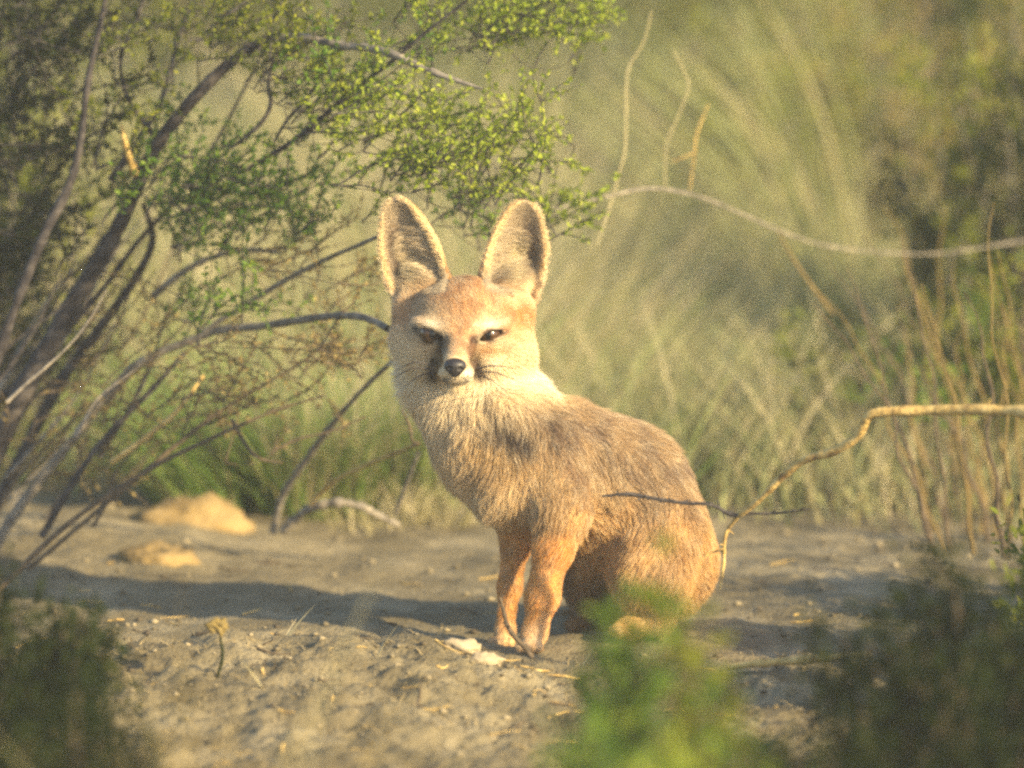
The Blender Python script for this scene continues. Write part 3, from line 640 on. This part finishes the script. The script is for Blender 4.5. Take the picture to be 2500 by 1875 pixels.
stick('curved_stick', [(610, 1150, .6), (650, 1110, .58), (690, 1092, .56), (730, 1086, .55), (775, 1092, .55), (820, 1115, .56), (862, 1135, .58)], [8, 9, 10, 9, 9, 7, 5], 'bark_grey', 'curled pale stick arching over the ground at the foot of the grass', 'stick', knob=.2)
stick('thin_twig', [(1080, 1290, -.22), (1090, 1330, -.22), (1096, 1352, -.22), (1115, 1380, -.22), (1135, 1400, -.22), (1150, 1422, -.22)], [3, 5, 5, 5, 5.5, 6], 'bark_brown', 'small dark crooked twig standing in front of the front paws', 'twig', 3)
t_ = empty('forked_branch', Dd(2300, 900, -.5), 'knobbly tan branch reaching in from the right and forking beside the rump', 'branch')
def part(pts, r, mat, twigs=0, name='branch', parent=t_):
    m_ = MB(); w = m_.tube([Dd(*p) for p in pts], [x * 1.1302 * S(pts[0][2]) for x in r], 8, 0, .09, sub=6)
    for k in range(twigs):
        i = RNG.integers(3, len(w) - 2); d = RNG.normal(size=3); m_.tube([w[i], w[i] + d * .003, w[i] + d * .005], [.0011, .0008, .0003], 4, sub=1)
    return m_.build(name, M[mat], parent)
part([(2900, 1380, -.85), (2780, 1120, -.8), (2620, 970, -.72), (2420, 915, -.62), (2300, 900, -.55), (2190, 888, -.5), (2100, 885, -.47), (2000, 887, -.44), (1890, 892, -.42), (1868, 915, -.41), (1850, 945, -.40), (1800, 975, -.38), (1740, 993, -.36), (1690, 1030, -.34), (1640, 1080, -.32), (1595, 1115, -.3)], [20, 19, 17, 15, 14, 13, 12, 12, 10, 10, 10, 10, 9, 9, 8, 6], 'bark_tan', 6)
part([(1595, 1115, -.3), (1570, 1108, -.3), (1535, 1090, -.3), (1480, 1087, -.3), (1420, 1078, -.3), (1360, 1068, -.3), (1300, 1072, -.3)], [5, 4, 4, 4, 4, 4.5, 2.5], 'bark_dark', 22, 'twig')
part([(1595, 1115, -.3), (1575, 1140, -.29), (1565, 1170, -.29), (1563, 1220, -.28), (1555, 1275, -.28)], [5, 4.5, 4, 3.5, 2], 'bark_tan', 10, 'twig')
part([(1563, 1185, -.29), (1535, 1195, -.29), (1515, 1210, -.29)], [2.5, 2, 1.5], 'bark_tan', 3, 'twig')
part([(1600, 1110, -.3), (1680, 1108, -.3), (1750, 1100, -.3)], [3, 2.5, 1.5], 'bark_dark', 5, 'twig')
stick('fallen_stick', [(1575, 1440, -.35), (1650, 1432, -.38), (1750, 1425, -.42), (1880, 1411, -.46)], [7, 9, 9, 8], 'bark_tan', 'straight tan stick lying on the ground at lower right', 'stick')
# long arching vine-like stem behind the ears, with side twigs
v_ = empty('arching_branch', Dd(2000, 560, .9), 'thin pale branch arching across behind the right ear', 'branch')
part([(1170, 455, .5), (1250, 440, .55), (1330, 420, .6), (1400, 407, .65), (1470, 415, .7), (1540, 435, .75), (1620, 470, .8), (1700, 505, .85), (1780, 530, .9), (1900, 545, .95), (2020, 548, 1.0), (2150, 530, 1.05), (2320, 500, 1.1)], [1.6, 2.2, 3, 3.4, 3, 2.8, 2.5, 2.3, 2.3, 2.2, 2.2, 2.5, 3], 'bark_grey', 4, parent=v_)
part([(1408, 25, .62), (1390, 90, .62), (1357, 150, .62), (1352, 230, .61), (1350, 320, .6), (1335, 380, .6), (1322, 430, .6), (1305, 480, .58), (1290, 530, .55)], [1.5, 1.9, 2.3, 2.5, 2.6, 2.6, 2.6, 2, 1.4], 'straw', 0, 'twig', v_)
part([(1455, 110, .7), (1480, 160, .7), (1487, 190, .7), (1465, 250, .7), (1440, 310, .7), (1437, 355, .7), (1436, 410, .7)], [1.4, 1.7, 2, 2.1, 2.1, 1.9, 1.5], 'straw', 0, 'twig', v_)
part([(1530, 225, .7), (1505, 290, .7), (1500, 330, .7), (1490, 410, .72)], [1.4, 2, 2, 1.6], 'bark_tan', 0, 'twig', v_); part([(1500, 330, .7), (1450, 350, .7)], [2, 1.3], 'bark_tan', 0, 'twig', v_)
part([(1680, 500, .85), (1720, 570, .85), (1770, 640, .85), (1800, 680, .85)], [2, 3, 3.5, 3], 'stalk', 0, 'twig', v_)

# ---- dead stalks on the right
dk = empty('dead_stalks', Dd(2080, 900, .7), 'stand of wavy brown dead stalks at the right edge', 'stalks')
for k in range(30):
    xb = RNG.uniform(1990, 2340); y_ = RNG.uniform(.35, 1.1); yb = 1208 - 55 * (y_ - .35); top = RNG.uniform(430, 720); lean = RNG.uniform(-260, 0) * (1.1 if xb < 2150 else .4); ph = RNG.uniform(0, 6); am = RNG.uniform(8, 26)
    pts = [(xb + lean * t ** 1.3 + am * math.sin(9 * t + ph) * t + .4 * am * math.sin(21 * t + ph), yb + (top - yb) * t, y_) for t in np.linspace(0, 1, 14)]
    m_ = MB(); m_.tube([Dd(*p) for p in pts], np.linspace(RNG.uniform(2.5, 7.5), 1.2, 14) * 1.13 * S(y_), 5, 0, .06, sub=3)
    m_.build('stalk', M['stalk' if k % 3 else 'bark_brown'], dk)

# ---- grass tufts
def tuft(px, y, n, h, w, mats, label, group, lean=0.0, spread=.30, bend=.5, rad=.05):
    c = P(px, 1300, y); c = np.array([c[0], y, float(G(c[0], y))]); m_ = MB()
    for mi, fr in enumerate(mats):
        k = int(n * fr[1]); a = RNG.uniform(0, 6.28, k); r = rad * np.sqrt(RNG.random(k)); base = c + np.stack([r * np.cos(a), r * np.sin(a), 0 * a - .004], 1)
        d = np.stack([np.cos(a) * spread * RNG.random(k) + lean + RNG.normal(size=k) * .1, np.sin(a) * spread * RNG.random(k), np.ones(k)], 1)
        m_.blades(base - c, d, h * RNG.uniform(.45, 1.15, k) * fr[2], w * RNG.uniform(.6, 1.2, k), bend * RNG.uniform(.2, 1.4, k), mi)
    o = m_.build('grass_tuft', [M[f[0]] for f in mats], None, False); o.location = tuple(c); return tag(o, label, 'grass tuft', group)
GR = [('grass_green', .62, 1), ('straw', .38, 1.1)]; GG = [('grass_green', .85, 1), ('straw', .15, 1)]
for px, y, n, h, mt, ln, lab in ((500, .98, 700, .20, GG, -.30, 'green grass tuft leaning left beside the golden rock'), (610, 1.02, 900, .25, GG, -.2, 'tall green grass tuft at the foot of the long pale stem'),
        (730, .98, 850, .20, GR, 0, 'mixed green and straw tuft above the curled pale stick'), (850, 1.0, 850, .21, GR, .02, 'grass tuft with pink straw blades right of the curled stick'), (990, 1.02, 850, .21, GR, .1, 'grass tuft touching the chest of the fox'),
        (1075, .92, 160, .07, [('straw', 1, 1)], .1, 'small dry straw tuft at the edge of the dirt behind the chest'), (905, .88, 90, .05, [('straw', 1, 1)], -.1, 'tiny dry tuft on the dirt edge right of the curled stick')):
    tuft(px, y, n, h, .0028, mt, lab, None, lean=ln, spread=.45)
def sward(name, label, px0, px1, y0, y1, n, h, mats, clump=70):
    m_ = MB()
    for mi, fr in enumerate(mats):
        k = int(n * fr[1]); cy = RNG.uniform(y0, y1, clump); cx = np.array([P(RNG.uniform(px0, px1), 1300, q)[0] for q in cy]); pk = RNG.integers(0, clump, k)
        x = cx[pk] + RNG.normal(size=k) * .09; y = cy[pk] + RNG.normal(size=k) * .09; hh = h * (.6 + .8 * RNG.random(clump))[pk] * RNG.uniform(.45, 1.15, k) * fr[2]
        a = RNG.uniform(0, 6.28, k); d = np.stack([np.cos(a) * .28 * RNG.random(k) + (x - cx[pk]) * 2, np.sin(a) * .28 * RNG.random(k), np.ones(k)], 1)
        m_.blades(np.stack([x, y, G(x, y) - .004], 1), d, hh, .0036 * RNG.uniform(.6, 1.3, k), .5 * RNG.uniform(.2, 1.4, k), mi)
    tag(m_.build(name, [M[f[0]] for f in mats], None, False), label, 'grass', kind='stuff')
sward('grass', 'pale soft focus grass on the flat behind the fox', 1250, 2700, 1.1, 2.2, 15000, .17, [('leaf_sage', .58, 1), ('grass_green', .06, 1), ('straw', .36, 1.15)], 70)
sward('dry_grass', 'pale straw coloured grass in a band beyond the back of the fox', 1250, 2700, 2.2, 4.6, 22000, .25, [('straw', .62, 1.1), ('leaf_sage', .38, 1)], 90)
sward('dry_grass', 'straw coloured grass behind the leafy bush', -300, 1350, 1.25, 3.8, 24000, .27, [('straw', .42, 1.15), ('leaf_sage', .30, 1), ('grass_green', .28, .9)], 80)

# ---- shrubs behind
def shrub(px, y, W, H, n, mats, label, cat='shrub', group=None, ls=.010, stems=26, spread=1.0, lean=0.0, bark='bark_grey', name='shrub', tw=.0018):
    c0 = P(px, 900, y); c = np.array([c0[0], y, float(G(c0[0], y))]); e = empty(name, c, label, cat, group)
    st = MB(); fo_ = MB()
    for k in range(stems):
        a = RNG.uniform(0, 6.28); rr = math.sqrt(RNG.random()) * W * .5; hh = H * (1 - .35 * (rr / (W * .5)) ** 2) * RNG.uniform(.7, 1.05)
        tip = c + np.array([math.cos(a) * rr * spread + lean * hh, math.sin(a) * rr * spread * .8, hh]); mid = c * .5 + tip * .5 + np.array([math.cos(a), math.sin(a), 0]) * rr * .25 + RNG.normal(size=3) * .02
        b0 = c + np.array([math.cos(a), math.sin(a), 0]) * .03; w = st.tube([b0, mid, tip], [tw * 2.4, tw * 1.5, tw * .5], 5, 0, .05, sub=5)
        kk = n // stems; t = RNG.uniform(.25, 1, kk) ** .8; q = w[np.minimum((t * (len(w) - 1)).astype(int), len(w) - 1)]
        # leaves gather in clumps round the stem
        ncl = 7; cc_ = q[:ncl] + RNG.normal(size=(ncl, 3)) * W * .07; pick = RNG.integers(0, ncl, kk)
        pos = cc_[pick] + RNG.normal(size=(kk, 3)) * W * .035
        pos = np.where((RNG.random(kk) < .35)[:, None], q + RNG.normal(size=(kk, 3)) * W * .04, pos); pos[:, 2] = np.maximum(pos[:, 2], c[2] + .01)
        ax = (tip - mid) / np.linalg.norm(tip - mid) + RNG.normal(size=(kk, 3)) * .6
        fo_.leaves(pos, ax, ls * RNG.uniform(.7, 1.5, kk), ls * .4 * RNG.uniform(.7, 1.4, kk), k % len(mats))
    st.build('stems', M[bark], e); fo_.build('foliage', [M[x] for x in mats], e, False); return e
shrub(1560, 5.2, 1.1, .85, 9000, ['leaf_olive', 'leaf_green'], 'rounded green shrub in soft focus directly above the arching twigs', ls=.016)
shrub(1950, 4.6, .95, .75, 8000, ['leaf_olive', 'leaf_brown'], 'olive brown shrub in soft focus at upper right', ls=.016)
shrub(2450, 3.6, .9, .8, 9000, ['leaf_dark', 'leaf_olive'], 'added dark shrub dimming the upper right corner', ls=.014)  # added for the dark image corner, not a plant of its own
shrub(1250, 4.4, .9, .66, 7000, ['leaf_sage', 'leaf_olive'], 'grey green shrub in soft focus behind the ears', ls=.015)
shrub(1750, 3.4, .8, .42, 6000, ['leaf_sage', 'leaf_olive'], 'low grey green shrub above the back of the fox', ls=.013)
shrub(2200, 3.0, .8, .45, 6000, ['leaf_brown', 'leaf_olive'], 'low brown shrub behind the dead stalks', ls=.013)
shrub(800, 5.4, 1.2, .8, 8000, ['leaf_sage', 'leaf_brown'], 'pale brownish shrub far behind the leafy bush', ls=.016)
shrub(300, 4.8, 1.1, .9, 8000, ['leaf_olive', 'leaf_brown'], 'brown olive shrub far behind the left stems', ls=.016)
shrub(-150, 2.2, .9, .9, 9000, ['leaf_dark', 'leaf_olive'], 'added dark shrub dimming the far left edge behind the bare stems', ls=.012)  # put in to fill the darkness along the left of the image
m_ = MB(); n = 90000; cl = 260; cy = RNG.uniform(6.2, 13, cl); cx = RNG.uniform(-3.2, 3.2, cl); cz = RNG.uniform(.1, 1.0, cl); pk = RNG.integers(0, cl, n)
pos = np.stack([cx[pk], cy[pk], cz[pk] + G(cx, cy)[pk]], 1) + RNG.normal(size=(n, 3)) * .16; pos[:, 2] = np.maximum(pos[:, 2], G(pos[:, 0], pos[:, 1]) + .01)
for mi in range(3):
    w = (pk % 3) == mi; m_.leaves(pos[w], RNG.normal(size=(w.sum(), 3)) + [0, 0, .6], .028, .011, mi)
tag(m_.build('far_scrub', [M['leaf_olive'], M['leaf_green'], M['leaf_sage']], None, False), 'hazy green scrub far out on the flat', 'scrub', kind='stuff')
# broom-like shrub with long pale arching stems
br = empty('broom_shrub', (P(2150, 900, 2.6)[0], 2.6, 0), 'shrub of long pale arching stems sweeping up to the left in soft focus', 'shrub')
for k in range(60):
    y_ = 2.6 + RNG.uniform(-.3, .4); x0 = 2050 + RNG.uniform(-60, 120); t1 = RNG.uniform(0, 1); x1 = 1250 + 620 * t1 + RNG.normal() * 40; y1 = 420 - 420 * t1 ** .7 + RNG.normal() * 60
    a_, b_ = P(x0, 1250, y_), P(x1, y1, y_ - .2); mid = (a_ * .45 + b_ * .55) + np.array([.04, 0, .07 + .03 * RNG.normal()])
    m_ = MB(); m_.tube([a_, mid, b_], [.0035, .0028, .0010], 5, 0, .04, sub=10); m_.build('stem', M['straw' if k % 9 == 0 else 'leaf_sage'], br)

# ---- low plants in front
def bushlet(px, y, W, H, n, mats, label, ls, name='low_shrub', stems=30, x_spread=1.0):
    return shrub(px, y, W, H, n, mats, label, 'shrub', None, ls, stems, x_spread, 0, 'bark_brown', name, .0014)
def top_z(px, py, y): return P(px, py, y)[2]
bushlet(1610, -2.1, .105, top_z(1600, 1385, -2.1) * 1.22, 3000, ['leaf_green', 'leaf_olive'], 'bright green blurred shrub sprig in front of the hind leg', .012, stems=18)
bushlet(1500, -2.0, .08, top_z(1470, 1520, -2.0) * 1.15, 2600, ['leaf_green'], 'green blurred sprig lower and left of the bright one', .012, stems=14)
bushlet(1745, -2.0, .06, top_z(1745, 1440, -2.0) * 1.1, 700, ['leaf_green', 'leaf_olive'], 'small green blurred sprig right of the bright one', .012, stems=10)
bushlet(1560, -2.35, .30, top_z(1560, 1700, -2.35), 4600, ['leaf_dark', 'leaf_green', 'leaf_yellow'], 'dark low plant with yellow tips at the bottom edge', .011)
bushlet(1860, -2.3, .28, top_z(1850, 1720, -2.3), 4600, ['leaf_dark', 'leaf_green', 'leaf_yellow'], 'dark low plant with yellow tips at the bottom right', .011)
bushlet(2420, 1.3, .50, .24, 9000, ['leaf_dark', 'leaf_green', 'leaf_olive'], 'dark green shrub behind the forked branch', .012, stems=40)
bushlet(2520, -1.5, .42, top_z(2520, 1300, -1.5), 11000, ['leaf_dark', 'leaf_dark'], 'dense shrub at the lower right with leaves darkened to dim the corner', .012, stems=40)  # shrub is real, its near-black leaves imitate the corner darkening
bushlet(2240, -1.7, .30, top_z(2250, 1600, -1.7), 7000, ['leaf_dark'], 'low shrub blackened to dim the bottom right beside the dense dark one', .011, stems=30)  # leaf colour blackened in place of the image falling dark here
bushlet(-110, -1.2, .34, top_z(-60, 1330, -1.2), 9000, ['leaf_dark'], 'added dense dark shrub dimming the left edge below the stems', .012, stems=40)  # added as a dark mass where the left of the image falls off
bushlet(40, -1.9, .32, top_z(0, 1620, -1.9), 8000, ['leaf_dark'], 'added dark low shrub dimming the lower left corner', .011, stems=34)  # stands in for the darkened lower left corner

for px, y, W_, H_, lab in ((2920, -.30, .34, .27, 'added unseen shrub right of the frame casting shade level with the fox'), (2860, -.66, .34, .26, 'added unseen shrub right of the frame casting shade in front of the fox'), (2960, .06, .34, .29, 'added unseen shrub right of the frame casting shade behind the fox')):  # out of view, added only to shade the ground round the fox
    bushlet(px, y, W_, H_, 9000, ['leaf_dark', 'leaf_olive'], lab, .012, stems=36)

# ---- stones, clods, dry bits
def on_ground(px, y): x = P(px, 1500, y)[0]; return np.array([x, y, float(G(x, y))])
rock('clod', on_ground(1125, -.27) + [0, 0, .005], (.022, .014, .012), M['stone'], 'pale flat clod in front of the far paw', 'clod', 1, .8)
rock('clod', on_ground(1185, -.31) + [0, 0, .004], (.018, .013, .011), M['stone'], 'pale lumpy clod left of the small dark twig', 'clod', 2, .8)
rock('rock', np.array([P(455, 1300, .80)[0], .80, .014]), (.066, .05, .040), M['tan_rock'], 'large smooth golden rock at the left of the grass', 'rock', 3, .9, lump=.16, ns=1.5)
rock('rock', np.array([P(390, 1350, .55)[0], .55, .008]), (.042, .035, .024), M['tan_rock'], 'small low golden rock in front of the large one', 'rock', 4, .9, lump=.15, ns=1.6)
rock('pebble', on_ground(705, -1.0) + [0, 0, .010], (.015, .012, .012), M['stone'], 'round pale pebble on the dirt at lower left', 'pebble', 5, .9)
shrub(2560, 1.8, .42, .62, 12000, ['leaf_dark', 'leaf_dark', 'leaf_olive'], 'added tall dark shrub dimming the right edge behind the dead stalks', ls=.012, stems=40)  # added so the right border goes dark
shrub(-130, 1.3, .36, .62, 11000, ['leaf_dark', 'leaf_dark', 'leaf_olive'], 'added tall dark shrub dimming the left edge close behind the bare stems', ls=.012, stems=40)  # added backing that turns the left border dark
for px, y, n_, h_, lab in ((520, -2.1, 130, .40, 'blurred dry grass tuft in front at lower left'), (720, -2.1, 90, .36, 'blurred dry grass tuft below the round pebble'), (960, -2.0, 40, .30, 'sparse blurred dry blades at the bottom near the middle')):
    tuft(px, y, n_, h_, .0028, [('leaf_brown', .8, 1), ('straw', .2, 1)], lab, None, lean=.15, spread=.5, rad=.07)
b_ = on_ground(530, -.45); bd = empty('flower_bud', b_, 'round tan bud on a short thin stalk left of the fox', 'bud')
tp_ = P(532, 1530, -.45); m_ = MB(); m_.tube([b_, b_ * .6 + tp_ * .4 + [.005, 0, 0], b_ * .25 + tp_ * .75 + [.003, 0, 0], tp_], [.0020, .0015, .0012, .0014], 6, 0, .12, sub=4); m_.build('stalk', M['leaf_dark'], bd)
o = rock('bud', tp_, (.0085, .0075, .0075), M['leaf_brown'], None, None, 6, .9, lump=.4, ns=3); o.parent = bd; o.location = Vector(tp_) - bd.location
for px, y, h, ln in ((690, -.22, .055, .03), (920, -.35, .05, .02), (640, -.5, .04, -.02), (1420, -.30, .05, .03)):
    c = on_ground(px, y); m_ = MB(); m_.blades(np.zeros((2, 3)), np.array([[ln / h * 1.2, 0, 1], [ln / h * .8, .2, 1]]), [h, h * .6], .0028, .1, 0)
    o = m_.build('straw_sprig', [M['straw']], None, False); o.location = tuple(c)
    tag(o, {690: 'single straw blade on the dirt crest at left', 920: 'short straw blade near the middle of the dirt crest', 640: 'tiny straw blade leaning left on the dirt', 1420: 'pale forked blade at the right of the front paws'}[px], 'sprig')
# gravel and crumbs lying on the dirt
n = 9000; x = RNG.uniform(-.95, .95, n); y = np.where(RNG.random(n) < .7, RNG.uniform(-1.3, -.15, n), RNG.uniform(-.3, 1.0, n)); r = .0012 + .0050 * RNG.random(n) ** 5
oc = np.array([[1, 0, 0], [0, 1, 0], [-1, 0, 0], [0, -1, 0], [0, 0, .7], [0, 0, -.6]]); of = np.array([[0, 1, 4], [1, 2, 4], [2, 3, 4], [3, 0, 4], [1, 0, 5], [2, 1, 5], [3, 2, 5], [0, 3, 5]])
V = np.stack([x, y, G(x, y) + r * .3], 1)[:, None] + (oc[None] * r[:, None, None]) * RNG.uniform(.6, 1.3, (n, 6, 3)); m_ = MB(); m_.add(V, (np.arange(n)[:, None, None] * 6 + of[None]).reshape(-1, 3))
tag(m_.build('gravel', M['gravel'], None, False), 'loose crumbs of gravel scattered over the dirt', 'gravel', kind='stuff')
n = 11000; x = RNG.uniform(-.9, .9, n); y = RNG.uniform(-1.3, -.15, n); a = RNG.uniform(0, 6.28, n); base = np.stack([x, y, G(x, y) + .001], 1)
m_ = MB(); m_.blades(base, np.stack([np.cos(a), np.sin(a), RNG.uniform(.05, .9, n)], 1), RNG.uniform(.006, .022, n), .0016, .3, 0, 2)
tag(m_.build('dry_litter', [M['litter']], None, False), 'dry straw litter strewn on the dirt in front', 'litter', kind='stuff')

tw_ = MB(); n = 420
for k in range(n):
    x0, y0 = RNG.uniform(-.85, .85), RNG.uniform(-1.3, .6) if k % 3 else RNG.uniform(-1.2, -.25); a = RNG.uniform(0, 6.28); L = RNG.uniform(.008, .045)
    q = np.array([[x0 + t * L * math.cos(a + .5 * t), y0 + t * L * math.sin(a + .5 * t), 0] for t in (0, .5, 1)]); q[:, 2] = G(q[:, 0], q[:, 1]) + .0015 + np.array([0, .002, .004]) * RNG.random()
    tw_.tube(q, np.array([.0011, .0009, .0005]) * RNG.uniform(.6, 1.4), 4, int(k % 2), .1, sub=2)
tag(tw_.build('twig_litter', [M['bark_brown'], M['bark_tan']]), 'small broken twigs strewn over the dirt', 'twigs', kind='stuff')

# ---- dusty evening air
hz_ = MB(); lo = np.array([-62, -22, -3.0]); hi = np.array([62, 72, 2.6])
hv = np.array([[(lo, hi)[i][0], (lo, hi)[j][1], (lo, hi)[k][2]] for k in (0, 1) for j in (0, 1) for i in (0, 1)])
hz_.add(hv, [[0, 2, 3, 1], [4, 5, 7, 6], [0, 1, 5, 4], [2, 6, 7, 3], [0, 4, 6, 2], [1, 3, 7, 5]])
mh = bpy.data.materials.new('haze'); mh.use_nodes = True; t = mh.node_tree; t.nodes.remove(t.nodes['Principled BSDF'])
pv = t.nodes.new('ShaderNodeVolumePrincipled'); pv.inputs['Color'].default_value = (.86, .88, .84, 1); pv.inputs['Density'].default_value = .0042; pv.inputs['Anisotropy'].default_value = .2
t.links.new(pv.outputs[0], t.nodes['Material Output'].inputs['Volume'])
tag(hz_.build('haze', mh, None, False), 'thin dusty evening air over the whole flat', 'haze', kind='stuff')
